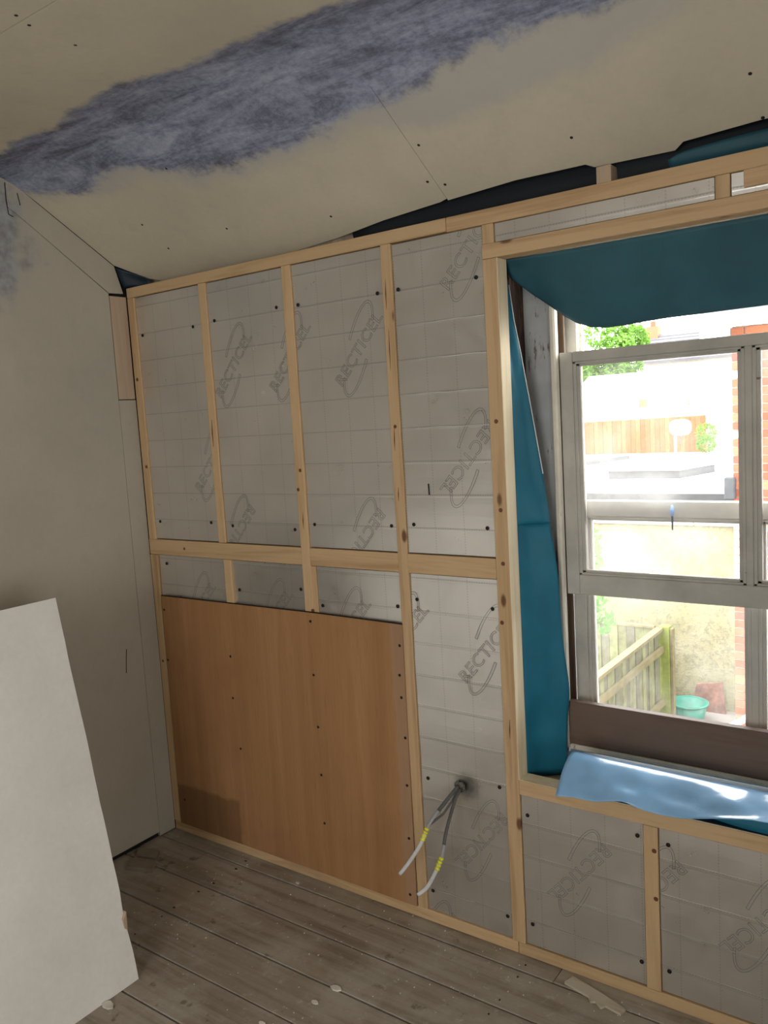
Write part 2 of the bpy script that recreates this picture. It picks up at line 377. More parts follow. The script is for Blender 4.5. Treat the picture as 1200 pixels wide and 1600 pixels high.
cpoly([(LX, JY), (-1.2765, JY), (-1.2765, FY), (-1.2752, .006), (-1.30, .012), (-1.52, .028), (-1.72, .052), (-1.98, .070), (-2.6, .070), (-2.672, .045), (LX, -.045)])
cpoly([(-1.2765, JY), (RX, JY), (RX, .0), (-.30, .0), (-.42, -.004), (-.60, .004), (-.625, .022), (-.83, .016), (-.85, .003), (-1.05, .0), (-1.2738, .012), (-1.2745, -.34), (-1.2765, -.352)])
ys = [JY-.0022, -2.2, -3.4, RY]
for i in range(3):
    xs = [LX, [-.55, .3, -.9][i], RX]
    for a, b in zip(xs, xs[1:]): cpoly([(a+.0008, ys[i+1]+.0012), (b-.0008, ys[i+1]+.0012), (b-.0008, ys[i]), (a+.0008, ys[i])])
bm = bmesh.new()
for x, y in [(-1.761, -.86), (-2.137, -.733), (-1.313, -.693), (-2.1, -.318), (-1.684, -.281), (-1.682, -.14), (-2.096, -.197), (-2.418, -.278), (-2.424, -.168), (-1.682, -.027), (-2.1, -.075), (-2.424, -.058), (-.435, -.261), (-.422, -.116), (-.859, -.239), (-.852, -.078), (-.418, -.008), (-1.254, -.218), (-1.3, -.186), (-1.252, -.167), (-1.297, -.059), (-1.252, -.038), (-1.73, -1.028), (-1.75, -.985), (-.03, -.26), (-.03, -.1), (-1.3, -.31)]:
    if y > FY: c = Vector((x, y, zc(y))); nn = Vector((0, -.616, -1)).normalized()
    else: c = Vector((x, y, zc(y))); nn = Vector((0, 0, -1))
    add_tube(bm, [c-nn*.001, c+nn*.0006], .0045, 8)
tag(bm_obj('screw_heads', bm, SCREW, ce), kind='stuff')
tag(box('sky_leak_cap_1', LX-.15, RX+.12, -.12, .46, 2.52, 2.60, DARK), kind='structure')  # unseen cap, added to stop sky light leaking in above the eaves

# masonry behind the studs
WX0, WX1, WZ0, WZ1 = -1.19, .21, .545, 2.14
bm = bmesh.new()
for a in ((LX-.15, WX0, -.05, 2.55), (WX1, RX+.12, -.05, 2.55), (WX0, WX1, -.05, WZ0), (WX0, WX1, WZ1, 2.55)): add_box(bm, a[0], a[1], .075, .44, a[2], a[3])
wb = bm_obj('wall_window', bm, plain('rough_brick_mortar', (.36, .29, .22), .95, 0, .5, 30, .6)); tag(wb, kind='structure')

# ================================================================ STUD FRAME
D = .058
fr = thing('timber_stud_frame', 'pale pine stud framework nailed up against the window wall', 'framework', (-.5, 0, 0))
def stud(x0, x1, z0, z1, y0=0., y1=D, name='stud', m=2):
    return box(name, x0, x1, y0+rg.uniform(-.0012, .0012), y1, z0, z1, PINE[m], fr, .0015)
stud(LX+.003, -1.28, 2.220, 2.2585, 0, D, 'top_plate', 0)
stud(-1.2785, RX-.01, 2.217, 2.2585, -.001, D, 'top_plate', 0)
stud(LX+.003, -1.145, .0005, .039, 0, D, 'bottom_plate', 0)
stud(-1.143, RX-.01, .0005, .038, 0, D, 'bottom_plate', 0)
stud(LX+.002, -2.722, 1.2525, 2.2195); stud(LX+.001, -2.724, .0395, 1.190)
stud(-2.351, -2.313, 1.2545, 2.2195); stud(-2.333, -2.296, 1.022, 1.1905)
stud(-1.935, -1.896, .045, 2.2195, -.0005, D); stud(-1.912, -1.877, 1.02, 1.1895, .004, D)
stud(-1.519, -1.482, .0395, 2.2195)
stud(-1.1625, -1.1265, 2.1625, 2.2165)
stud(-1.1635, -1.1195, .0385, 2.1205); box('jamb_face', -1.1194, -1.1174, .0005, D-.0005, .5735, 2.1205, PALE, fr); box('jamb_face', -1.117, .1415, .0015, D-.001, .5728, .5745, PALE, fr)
stud(-.741, -.701, .0385, .5265)
stud(-.34, -.302, .0385, .5265); stud(.10, .138, .0385, .5265); stud(.142, .182, .0385, 2.1205); stud(.56, .60, .0385, 2.2165); stud(1.0, 1.04, .0385, 2.2165); stud(1.44, 1.48, .0385, 2.2165)
stud(-1.1635, .182, 2.1215, 2.1620, 0, D, 'header', 0)
stud(-1.1185, .1415, .5275, .5725, -.001, D, 'sill_plate', 0)
stud(-.527, -.4935, 2.1625, 2.2165); stud(-.462, -.30, 2.176, 2.2165, -.003, .004, 'packing_block', 0); stud(-.13, -.09, 2.1625, 2.2165)
for a, b in ((LX+.002, -1.9355), (-1.8955, -1.5195), (-1.4815, -1.164)): stud(a, b, 1.1915, 1.2535, -.0005, .0395, 'noggin', 0)
for a, b in ((.1825, .5595), (.6005, .9995), (1.0405, 1.4395)): stud(a, b, 1.1915, 1.2535, 0, .0395, 'noggin', 0)
bk = box('rafter_block', -.822, -.783, .005, .055, 2.259, 2.302, PINEP, fr, .001)
# lighter long splits in stud faces
bm = bmesh.new()
for x, z0, z1 in ((-1.507, 2.02, 2.12), (-1.505, 1.83, 1.97), (-1.506, 1.58, 1.66), (-1.503, 1.42, 1.47), (-2.336, 1.62, 1.72), (-1.915, 1.32, 1.38), (-1.142, .70, .76)):
    add_tube(bm, [(x, .0, z0), (x+.001, -.0012, (z0+z1)/2), (x+.002, .0, z1)], [.0006, .0018, .0006], 5)
tag(bm_obj('timber_splits', bm, plain('split_wood', (.12, .06, .025), .9), fr), kind='stuff')
bm = bmesh.new()
for x, z in ((-1.912, 1.526), (-1.927, 1.459), (-.711, .457), (-.709, .316), (-2.55, 1.222), (-1.14, 1.24), (-2.745, 1.9), (-2.738, 1.55), (-2.745, .74), (-1.50, 1.66), (-1.142, 1.66), (-1.14, 1.40), (-1.9, 1.03), (-1.152, 1.06)):
    add_tube(bm, [(x, .001, z), (x, -.0016, z)], [.0075, .0055], 9)
tag(bm_obj('knots', bm, plain('knot_wood', (.15, .065, .028), .7), fr), kind='stuff')

# ================================================================ INSULATION BOARDS
def logo_mesh():
    cu = bpy.data.curves.new('logo', 'FONT'); cu.body = 'RECTICEL'; cu.size = 1; cu.align_x = 'CENTER'; cu.align_y = 'CENTER'
    cu.fill_mode = 'NONE'; cu.bevel_depth = .0001; cu.bevel_resolution = 0; cu.resolution_u = 3; cu.space_character = 1.05
    o = bpy.data.objects.new('t', cu); C.objects.link(o); bpy.context.view_layer.update()
    w, h = o.dimensions.x, o.dimensions.y
    me = bpy.data.meshes.new_from_object(o.evaluated_get(bpy.context.evaluated_depsgraph_get()))
    bpy.data.objects.remove(o); bpy.data.meshes.remove(me)
    cu.size = 1.; sx = .272/w
    # outline polylines from a fresh unbevelled copy, scaled, then swept as thin flat strokes
    cu2 = bpy.data.curves.new('logo2', 'FONT'); cu2.body = 'RECTICEL'; cu2.align_x = 'CENTER'; cu2.align_y = 'CENTER'; cu2.fill_mode = 'NONE'; cu2.resolution_u = 3; cu2.space_character = 1.05
    o = bpy.data.objects.new('t', cu2); C.objects.link(o); bpy.context.view_layer.update()
    me = bpy.data.meshes.new_from_object(o.evaluated_get(bpy.context.evaluated_depsgraph_get()))
    vs = [Vector((v.co.x*sx, v.co.y*.040/h*1., 0)) for v in me.vertices]; es = [tuple(e.vertices) for e in me.edges]
    bpy.data.objects.remove(o); bpy.data.meshes.remove(me)
    cy = sum(v.y for v in vs)/len(vs)
    segs = [(vs[a]-Vector((0, cy, 0)), vs[b]-Vector((0, cy, 0))) for a, b in es]
    return segs
TEXT = logo_mesh()
def swoosh():
    segs = []; a, b = .158, .046; ang = R(69-48)
    def pt(t, k): # ellipse in text-local frame
        x = (a-k)*math.cos(t); y = (b-k)*math.sin(t)
        return Vector((x*math.cos(ang)-y*math.sin(ang), x*math.sin(ang)+y*math.cos(ang), 0))
    for base in (0, math.pi):
        t0, t1 = base+R(-48), base+R(82)
        for k in (0, .008):
            P = [pt(t0+(t1-t0)*i/16, k) for i in range(17)]; segs += list(zip(P, P[1:]))
        segs += [(pt(t0, 0), pt(t0, .008)), (pt(t1, 0), pt(t1, .008))]
    return segs
SW = swoosh()
def logo(board, c, ang, rect, y):
    """printed outline logo on the board face, clipped to the board's rectangle"""
    bm = bmesh.new(); ca, sa = math.cos(ang), math.sin(ang); w = .0007
    for p, q in TEXT+SW:
        d = (q-p)
        if d.length < 1e-5: continue
        d.normalize(); n = Vector((-d.y, d.x, 0))*w; e = d*w*.6; P = []
        for v in (p-e-n, q+e-n, q+e+n, p-e+n): P.append(bm.verts.new((c[0]+v.x*ca-v.y*sa, y-.0006, c[1]+v.x*sa+v.y*ca)))
        bm.faces.new(P)
    x0, x1, z0, z1 = rect
    for co, no in (((x0, 0, 0), (1, 0, 0)), ((x1, 0, 0), (-1, 0, 0)), ((0, 0, z0), (0, 0, 1)), ((0, 0, z1), (0, 0, -1))):
        bmesh.ops.bisect_plane(bm, geom=bm.verts[:]+bm.edges[:]+bm.faces[:], plane_co=co, plane_no=no, clear_inner=True)
    if not bm.faces: bm.free(); return
    me = bpy.data.meshes.new('printed_logo'); bm.to_mesh(me); bm.free()
    o = link('printed_logo', me, INK, board); o['label'] = 'grey outline lettering with a looped swoosh'; o['kind'] = 'stuff'
def insulation(label, x0, x1, z0, z1, logos, holes, foil, y=.007, cable=False):
    bm = bmesh.new(); g = .0015
    nx, nz = max(2, int((x1-x0)/.04)), max(2, int((z1-z0)/.04)); rr = random.Random(int(x0*1000)+int(z0*100))
    X = [x0+g+(x1-x0-2*g)*i/nx for i in range(nx+1)]; Z = [z0+g+(z1-z0-2*g)*i/nz for i in range(nz+1)]
    ph = [rr.uniform(0, 6) for _ in range(4)]
    V = {}
    for i, a in enumerate(X):
        for j, b in enumerate(Z):
            V[i, j] = bm.verts.new((a, y+.0011*math.sin(a*17+ph[0])*math.sin(b*11+ph[1])+.0006*math.sin(b*31+ph[2]), b))
    for i in range(nx):
        for j in range(nz): bm.faces.new([V[i, j], V[i+1, j], V[i+1, j+1], V[i, j+1]])
    edge = [V[i, 0] for i in range(nx+1)]+[V[nx, j] for j in range(1, nz+1)]+[V[i, nz] for i in range(nx-1, -1, -1)]+[V[0, j] for j in range(nz-1, 0, -1)]
    back = [bm.verts.new((v.co.x, .056, v.co.z)) for v in edge]; n = len(edge)
    for i in range(n): bm.faces.new([edge[i], edge[(i+1) % n], back[(i+1) % n], back[i]])
    bm.faces.new(back)
    o = thing('insulation_board', label, 'insulation', ((x0+x1)/2, y, z0), 'foil faced insulation boards between the studs')
    fbd = bm_obj('foil_board', bm, foil, o, False)
    for c in logos: logo(fbd, c, c[2], (x0+.003, x1-.003, z0+.003, z1-.003), y-.0008)
    for hx, hz in holes: disc('fixing_screw', (hx, y-.001, hz), (0, -1, 0), .0062, .0018, SCREW, o)
    return o
UPR, DWN = R(49), R(49+180)
insulation('foil insulation board, upper bay nearest the left wall', -2.721, -2.352, 1.256, 2.218, [(-2.36, 1.56, UPR)], [(-2.695, 2.069), (-2.69, 1.327), (-2.40, 2.07), (-2.39, 1.33)], FOIL_U)
insulation('foil insulation board, second upper bay from the left wall', -2.312, -1.936, 1.256, 2.218, [(-2.205, 1.91, UPR), (-1.93, 1.915, UPR), (-2.25, 1.29, DWN), (-1.87, 1.24, DWN)], [(-2.283, 2.079), (-1.973, 2.088), (-2.273, 1.321), (-1.961, 1.316)], FOIL_U)
insulation('foil insulation board, third upper bay, whole tilted logo high up', -1.895, -1.520, 1.256, 2.218, [(-1.93, 1.915, UPR), (-1.632, 1.913, UPR), (-1.665, 1.285, DWN)], [(-1.875, 2.084), (-1.543, 2.078), (-1.868, 1.337), (-1.541, 1.341)], FOIL_U)
ib4 = insulation('foil insulation board with bright crease lines, upper bay beside the window opening', -1.481, -1.164, 1.256, 2.216, [(-1.21, 2.165, UPR), (-1.245, 1.553, DWN), (-1.62, 1.70, UPR), (-1.57, 2.30, UPR)], [(-1.464, 2.079), (-1.19, 2.076), (-1.454, 1.348), (-1.19, 1.344)], FOIL_U)
tube('pencil_mark', [(-1.391, .0052, 1.478), (-1.390, .0052, 1.443)], .0018, DARK, ib4, 6)
insulation('small foil insulation board under the noggin at far left', -2.721, -2.334, .045, 1.19, [(-2.50, .985, UPR)], [(-2.676, 1.154)], FOIL_L, .0085)
insulation('small foil insulation board under the noggin, second from left', -2.295, -1.936, .045, 1.19, [(-2.10, .985, UPR)], [(-2.266, 1.076), (-1.955, 1.101)], FOIL_L, .0085)
insulation('small foil insulation board under the noggin above the plywood right half', -1.876, -1.520, .045, 1.19, [(-1.75, .98, UPR)], [(-1.858, 1.05), (-1.537, 1.075)], FOIL_L, .0085)
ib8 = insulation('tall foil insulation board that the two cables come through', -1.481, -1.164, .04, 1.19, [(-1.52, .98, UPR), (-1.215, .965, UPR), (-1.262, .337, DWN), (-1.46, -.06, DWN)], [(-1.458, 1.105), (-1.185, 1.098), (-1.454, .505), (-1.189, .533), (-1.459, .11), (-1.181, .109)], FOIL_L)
insulation('foil insulation board below the sill, left of the short stud', -1.118, -.742, .04, .526, [(-.936, .322, DWN)], [(-1.097, .464), (-.759, .487), (-1.095, .11), (-.756, .108)], FOIL_L)
insulation('foil insulation board below the sill, right of the short stud', -.700, -.341, .04, .526, [(-.725, .33, DWN), (-.44, .325, DWN)], [(-.674, .482), (-.678, .107)], FOIL_L)
insulation('foil insulation board below the sill, past the frame edge at right', -.301, .099, .04, .526, [(-.44, .325, DWN)], [], FOIL_L)
insulation('narrow foil insulation strip above the window header', -1.1255, -.528, 2.163, 2.2165, [], [], FOIL_U)
insulation('short foil insulation strip above the header at the right', -.4925, -.131, 2.163, 2.2165, [], [], FOIL_U)
BRF = plain('bright_foil_crease', (.86, .84, .80), .3, .85)
def creases(board_label, lines):
    o = next(q for q in bpy.data.objects if q.get('label') == board_label); bm = bmesh.new()
    for x0, x1, z in lines:
        n = 7; add_tube(bm, [(x0+(x1-x0)*i/n, .0044 if 0 < i < n else .0060, z+.0012*math.sin(i*1.9+z*9)) for i in range(n+1)], .0013, 5)
    q = bm_obj('foil_crease', bm, BRF, o); q['kind'] = 'stuff'
creases('foil insulation board with bright crease lines, upper bay beside the window opening', [(-1.478, -1.168, 1.968), (-1.40, -1.168, 1.862), (-1.46, -1.168, 1.757), (-1.47, -1.168, 1.652)])
creases('tall foil insulation board that the two cables come through', [(-1.475, -1.168, .331), (-1.475, -1.168, .226), (-1.475, -1.30, .118)])
creases('foil insulation board below the sill, left of the short stud', [(-.93, -.745, .331), (-1.115, -.745, .225), (-1.115, -.745, .119)])
creases('foil insulation board below the sill, right of the short stud', [(-.698, -.345, .227)])
# ragged cable hole
bm = bmesh.new(); rr = random.Random(5); c0 = Vector((-1.330, .004, .508)); N = 14
ro = [bm.verts.new(c0+Vector((math.cos(t)*.021*rr.uniform(.7, 1.25), -rr.uniform(.002, .009), math.sin(t)*.02*rr.uniform(.7, 1.2)))) for t in [2*math.pi*k/N for k in range(N)]]
ri = [bm.verts.new(c0+Vector((math.cos(t)*.010, .001, math.sin(t)*.010))) for t in [2*math.pi*k/N for k in range(N)]]
for k in range(N): bm.faces.new([ro[k], ro[(k+1) % N], ri[(k+1) % N], ri[k]])
bm.faces.new(ri); bm_obj('torn_hole', bm, plain('torn_foil', (.15, .145, .13), .6, .2, .8, 90), ib8)
# plywood
pw = thing('plywood_sheet', 'reddish brown plywood sheet screwed low on the studs in the corner', 'plywood', (-2.1, 0, .04))
prism('board', [(-2.716, .0405), (-1.520, .0405), (-1.519, .30), (-1.515, 1.019), (-1.9, 1.023), (-2.711, 1.020)], 1, -.0065, -.0015, PLY, pw)
prism('dark_edge', [(-2.711, 1.0202), (-1.9, 1.0232), (-1.515, 1.0192), (-1.515, 1.0222), (-1.9, 1.0262), (-2.711, 1.0232)], 1, -.006, -.002, DARK, pw)
for x, z in [(-2.70, .963), (-2.705, .751), (-2.331, .812), (-2.336, .645), (-2.316, .444), (-1.908, .992), (-1.911, .796), (-1.907, .604), (-1.908, .424), (-1.909, .24), (-1.528, .948), (-1.535, .847), (-1.533, .771), (-1.527, .634), (-1.531, .468), (-1.536, .28), (-1.545, .076), (-2.68, .15)]:
    disc('screw', (x, -.0065, z), (0, -1, 0), .0052, .0012, SCREW, pw, 8)

# cables
GREY = plain('grey_cable_sheath', (.33, .33, .34), .45); LTG = plain('stripped_cable_white', (.66, .67, .67), .4); YEL = plain('yellow_tape', (.85, .80, .05), .4); DKC = plain('dark_sheath', (.10, .10, .095), .6)
def cable(label, pts, t0, t1):
    o = thing('electric_cable', label, 'cable', pts[0], 'cut cables hanging from the insulation')
    P = spline(pts, 8); n = len(P); i0 = int(n*t0); i1 = int(n*t1)
    tube('dark_sheath', P[:i0+1], .0062, DKC, o, 8, .55)  # darker length of sheath next to the hole
    tube('sheath', P[i0:i1+1], .0062, GREY, o, 8, .55); tube('cable_end', P[i1:], .0066, LTG, o, 8, .55)
    for k in range(4):
        a = P[i1].lerp(P[max(0, i1-1)], 0)+(P[i1-1]-P[i1]).normalized()*(k*.0115-.018); d = (P[i1-1]-P[i1]).normalized()
        tube('tape_band', [a-d*.0038, a+d*.0038], .0085, YEL, o, 8, .75)
    return o
cable('left hanging grey cable with yellow tape bands, pointing down left', [(-1.334, -.002, .508), (-1.350, -.045, .478), (-1.385, -.10, .415), (-1.408, -.125, .350), (-1.447, -.140, .285), (-1.478, -.15, .242)], .30, .50)
o2 = cable('right hanging grey cable with yellow bands, bent end over the stud', [(-1.327, -.002, .500), (-1.326, -.045, .470), (-1.326, -.10, .400), (-1.328, -.128, .335), (-1.350, -.143, .275), (-1.376, -.150, .228), (-1.412, -.15, .192)], .42, .56)
tube('loose_core', [(-1.332, -.003, .504), (-1.338, -.04, .470), (-1.352, -.07, .440), (-1.385, -.10, .410)], .0035, DKC, o2)

# ================================================================ WINDOW
w1 = thing('window_1', None, None, (-.49, .25, .56), kind='structure')
FXL, FXR = -1.14, .16
def wb_(name, x0, x1, y0, y1, z0, z1, m, bev=.002, p=w1): return box(name, x0, x1, y0, y1, z0, z1, m, p, bev)
wb_('inner_lining', FXL, -1.040, .200, .214, .60, 2.10, LINING); wb_('inner_lining', .06, FXR, .200, .214, .60, 2.10, LINING)
wb_('box_stile', FXL, -1.056, .2145, .322, .60, 2.10, LINING); wb_('box_stile', .076, FXR, .2145, .322, .60, 2.10, LINING)
wb_('head', FXL, FXR, .200, .322, 2.10, 2.138, LINING)
wb_('staff_bead', -1.0535, -1.0345, .188, .2165, .62, 2.098, BEAD, .005); wb_('staff_bead', .0545, .0735, .188, .2165, .62, 2.098, BEAD, .005)
wb_('staff_bead', -1.034, .054, .188, .2165, .618, .636, BEAD, .005)
wb_('parting_bead', -1.0555, -1.037, .2600, .2685, .64, 2.098, RAW, .001); wb_('parting_bead', .057, .0755, .2600, .2685, .64, 2.098, RAW, .001)
wb_('outer_lining', FXL, -1.022, .3235, .343, .62, 2.12, BEAD); wb_('outer_lining', .042, FXR, .3235, .343, .62, 2.12, BEAD)
wb_('reveal_timber', -1.189, -1.141, .12, .322, .58, 2.13, REVEAL); wb_('reveal_timber', .161, .209, .12, .322, .58, 2.13, REVEAL)
wb_('window_sill', WX0+.002, WX1-.002, .165, .50, .548, .606, SILLP, .004)
brk = plain('rough_reveal_brick', (.34, .22, .15), .95, 0, .6, 40, .8)
wb_('brick_reveal', WX0+.001, -1.060, .345, .46, .607, 2.138, brk); wb_('brick_reveal', .055, WX1-.001, .345, .46, .607, 2.138, brk)
def sash(name, y0, z0, z1, rail_t, rail_b, lab, gx=.062):
    x0, x1 = -1.036, .056; y1 = y0+.036; bm = bmesh.new(); gl = .012
    add_box(bm, x0, x0+.040, y0, y1, z0, z1, .002); add_box(bm, x1-.040, x1, y0, y1, z0, z1, .002)
    add_box(bm, x0+.0402, x1-.0402, y0+.001, y1-.001, z1-rail_t, z1, .002); add_box(bm, x0+.0402, x1-.0402, y0+.001, y1-.001, z0, z0+rail_b, .002)
    fr_ = bm_obj(name, bm, SASH, w1); fr_['label'] = lab
    gz0, gz1 = z0+rail_b, z1-rail_t
    # moulded glazing beads: two steps round each light
    for (a, b) in ((x0+.040, -.5035-.009), (-.5035+.009, x1-.040)):
        bm = bmesh.new()
        for k, (w, dy) in enumerate(((.010, .004), (.020, .011))):
            ya, yb = y0+dy, y1-.006
            add_box(bm, a, a+w, ya, yb, gz0, gz1, .0015); add_box(bm, b-w, b, ya, yb, gz0, gz1, .0015)
            add_box(bm, a, b, ya, yb, gz0, gz0+w*.7, .0015); add_box(bm, a, b, ya, yb, gz1-w*.7, gz1, .0015)
        bm_obj('glazing_moulding', bm, SASH, fr_)
        box('glass_pane', a+.018, b-.018, y0+.020, y0+.023, gz0+.012, gz1-.012, GLASSD if name == 'raised_lower_sash' else GLASS, fr_)
    box('glazing_bar', -.5035-.0095, -.5035+.0095, y0+.001, y1-.002, gz0, gz1, SASH, fr_, .002)
    return fr_
s1 = sash('raised_lower_sash', .220, 1.112, 1.852, .030, .062, 'old white sash slid up to mid height, nearest the room')
s2 = sash('dropped_upper_sash', .271, .640, 1.398, .048, .085, 'outer white sash dropped to the bottom')
bb = wb_('dark_bottom_board', -1.0335, .0535, .192, .2185, .6375, .775, BROWNB); bb['label'] = 'dark brown stained board across the bottom'
# blue tape strip hanging on the outer sash rail
BT = plain('light_blue_cord', (.25, .45, .85), .5)
o = thing('blue_cord', 'small blue cord with a dark tail hanging on the outer sash rail', 'cord', (-.722, .266, 1.32))
tube('blue_loop', [(-.722, .266, 1.388), (-.7225, .262, 1.372), (-.7225, .264, 1.357)], [.0035, .0065, .004], BT, o); tube('dark_tail', [(-.7225, .264, 1.357), (-.723, .266, 1.335), (-.7235, .267, 1.315)], [.003, .0028, .002], plain('navy_cord', (.03, .04, .09), .6), o)

# ================================================================ MEMBRANES
E_ = [(-1.145, .09, 2.10), (-1.129, .09, 2.054), (-1.122, .10, 1.953), (-1.112, .111, 1.869), (-1.088, .122, 1.688), (-1.063, .132, 1.495), (-1.050, .143, 1.331), (-1.035, .153, 1.181), (-1.031, .163, .978), (-1.020, .174, .824), (-1.030, .176, .726), (-1.033, .160, .548)]
rows = []
for k, e in enumerate(E_):
    s = (-1.121, .060, e[2]-.0); bul = .006*math.sin(k*1.7)
    rows.append([s, (s[0]*.6+e[0]*.4-.010+bul, .060+(e[1]-.06)*.42, e[2]), (s[0]*.25+e[0]*.75-.007-bul, .060+(e[1]-.06)*.78, e[2]), e])
cr = [(a+(.014 if 0 < q < 3 else 0), b-(.010 if 0 < q < 3 else 0), c+.03) for q, (a, b, c) in enumerate(rows[6])]; rows.insert(6, cr)
# a sideways crease at z ~1.33
for p in (1, 2): rows[7][p] = (rows[7][p][0]-.006, rows[7][p][1]+.004, rows[7][p][2])
o = sheet('reveal_membrane', rows, TEAL, None, .001, 4, 5); tag(o, 'teal blue membrane strip lining the left side of the window opening', 'membrane')
tube('torn_edge', [(e[0]+.001, e[1]-.001, e[2]) for e in E_[1:6]], .0016, plain('white_thread', (.75, .75, .72), .5), o, 5)['label'] = 'thin white torn edge'
top = []
for x in (-1.128, -1.06, -.92, -.70, -.45, -.15, .138):
    zf = 2.075 if x < -1.1 else (2.005 if x < -1.0 else (1.914 if x < -.9 else 1.912+.012*(x+.92)))
    yf = .10 if x < -1.1 else (.17 if x < -1.0 else .185)
    sag = .012 if x > -1.0 else 0.
    top.append([(x, .057, 2.119), (x, .062+(yf-.057)*.25, 2.119+(zf-2.119)*.25-sag), (x, .057+(yf-.057)*.62, 2.119+(zf-2.119)*.62-sag), (x, yf, zf)])
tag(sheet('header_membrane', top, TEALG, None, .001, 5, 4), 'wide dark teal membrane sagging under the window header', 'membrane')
# sill membrane and flap
lo = [[(x, .163, .608), (x, .12, .592), (x, .07, .580), (x, .03, .5765), (x, .004, .5745)] for x in (-.94, -.8, -.4, 0, .13)]
tag(sheet('sill_membrane', lo, NAVY, None, .001, 3, 3), 'dark blue membrane lying along the sill behind the glossy flap', 'membrane')
fb = [(-.974, .581), (-.915, .588), (-.858, .593), (-.778, .610), (-.72, .598), (-.625, .602), (-.513, .626), (-.408, .640), (-.2, .63), (.0, .615), (.12, .60)]
ft = [-.946, -.90, -.85, -.775, -.715, -.62, -.512, -.417, -.2, .0, .12]
rows = []
for k, ((bx, bz), tx) in enumerate(zip(fb, ft)):
    zt = .691-.0165*(tx+.946); w = .006*math.sin(k*2.1)
    bx *= .9704; bz = 1.69+(bz-1.69)*.9704; c = .007*math.sin(k*3.3+1); e = .005*math.sin(k*5.1)
    rows.append([(tx+.01, .150, .608), (tx+.004, .08, .652), (tx+.001, .025, zt-.002), (tx, -.012, zt), ((tx*.78+bx*.22), -.040, zt-(zt-bz)*.16+c*.4), ((tx*.5+bx*.5), -.070+w*.5, zt-(zt-bz)*.46+c), ((tx*.25+bx*.75), -.097, zt-(zt-bz)*.74+e), (bx, -.12+w*.6, bz)])
tag(sheet('glossy_membrane_flap', rows, BLUE, None, .0014, 4, 4), 'glossy bright blue film folded over the window sill', 'membrane')
rows = [[(x, -.003, .655), (x, -.010, .63), (x+.0, -.014, z)] for x, z in ((-.60, .612), (-.55, .598), (-.48, .590), (-.418, .588), (-.2, .58), (.12, .585))]
tag(sheet('hanging_membrane_edge', rows, TEAL, None, .001, 3, 3), 'dark teal membrane edge hanging below the glossy blue film', 'membrane')
# blue membrane behind the ceiling gap
rows = [[(x, .02+.0*i, 2.262), (x, .05, 2.30), (x, .066, 2.40)] for i, x in enumerate((-1.66, -1.4, -1.2, -.4, .6, RX-.02))]
for q in rows: q[0] = (q[0][0], .062, 2.262)
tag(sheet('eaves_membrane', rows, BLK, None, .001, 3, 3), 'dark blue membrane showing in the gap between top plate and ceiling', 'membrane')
rows = [[(LX+.004, -.012, 2.262), (LX+.004, -.03, 2.30), (LX+.006, -.043, 2.335)], [(LX+.05, .03, 2.262), (LX+.05, .02, 2.29), (LX+.05, .0, 2.312)], [(LX+.11, .05, 2.262), (LX+.10, .045, 2.275), (LX+.10, .035, 2.287)]]
tag(sheet('corner_membrane_scrap', rows, NAVY, None, .001, 3, 3), 'scrap of dark blue membrane poking out at the left ceiling corner', 'membrane')
rows = [[(x, .03, 2.2595), (x, .016, 2.275), (x, .012, 2.275+h)] for x, h in ((-.64, .006), (-.60, .018), (-.5, .024), (-.42, .026), (-.2, .028), (.1, .028))]
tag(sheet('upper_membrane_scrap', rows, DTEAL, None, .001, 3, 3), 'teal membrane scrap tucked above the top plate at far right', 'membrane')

# ================================================================ LEANING PLASTERBOARD + DEBRIS
ls = thing('leaning_plasterboard', 'large white plasterboard sheet leaning in the left foreground', 'plasterboard', (-2.10, -1.9, 0))
bx_, tx_, H = -2.098, -2.330, 1.1935
nrm = Vector((H, 0, bx_-tx_)).normalized(); nrm = Vector((nrm.x, 0, nrm.z))*-.0125
bm = bmesh.new(); rr = random.Random(2); nz = 26; front = []; 
for i in range(nz+1):
    t = i/nz; y = -.711+(rr.uniform(-.0015, .0015) if 0 < i < nz else 0)
    if i in (4, 5): y -= .004
    front.append(Vector((bx_+(tx_-bx_)*t, y, H*t+.0005)))
L0 = [bm.verts.new(p) for p in front]; L1 = [bm.verts.new(p+nrm) for p in front]
R0 = [bm.verts.new((p.x, -3.111, p.z)) for p in front]; R1 = [bm.verts.new((p.x+nrm.x, -3.111, p.z+nrm.z)) for p in front]
for v in L1+R1:
    if v.co.z < .0005: v.co.z = .0005
for i in range(nz):
    bm.faces.new([L0[i], L0[i+1], R0[i+1], R0[i]]); bm.faces.new([L1[i], R1[i], R1[i+1], L1[i+1]]); bm.faces.new([L0[i], L1[i], L1[i+1], L0[i+1]]); bm.faces.new([R0[i], R0[i+1], R1[i+1], R1[i]])
bm.faces.new([L0[0], R0[0], R1[0], L1[0]]); bm.faces.new([L0[-1], L1[-1], R1[-1], R0[-1]])
bm_obj('board', bm, SHEET, ls)
prism('chipped_edge', [(-.7135, .155), (-.722, .165), (-.7235, .195), (-.7115, .215)], 0, -2.1405, -2.1265, plain('brown_paper_scuff', (.42, .33, .24), .9), ls)
bm = bmesh.new()
vs = [(-.967, -.058), (-.955, -.022), (-.90, -.036), (-.84, -.053), (-.776, -.076), (-.782, -.100), (-.83, -.090), (-.838, -.104), (-.86, -.088), (-.872, -.096), (-.885, -.078), (-.93, -.068)]
tag(prism('timber_offcut', vs, 2, .0003, .0075, wood('offcut_wood', 0, (.58, .52, .42), (.40, .33, .24), .8, False)), 'splintered thin pale wood offcut lying by the bottom plate', 'offcut')
CHIP = plain('plaster_crumb', (.72, .68, .60), .9)
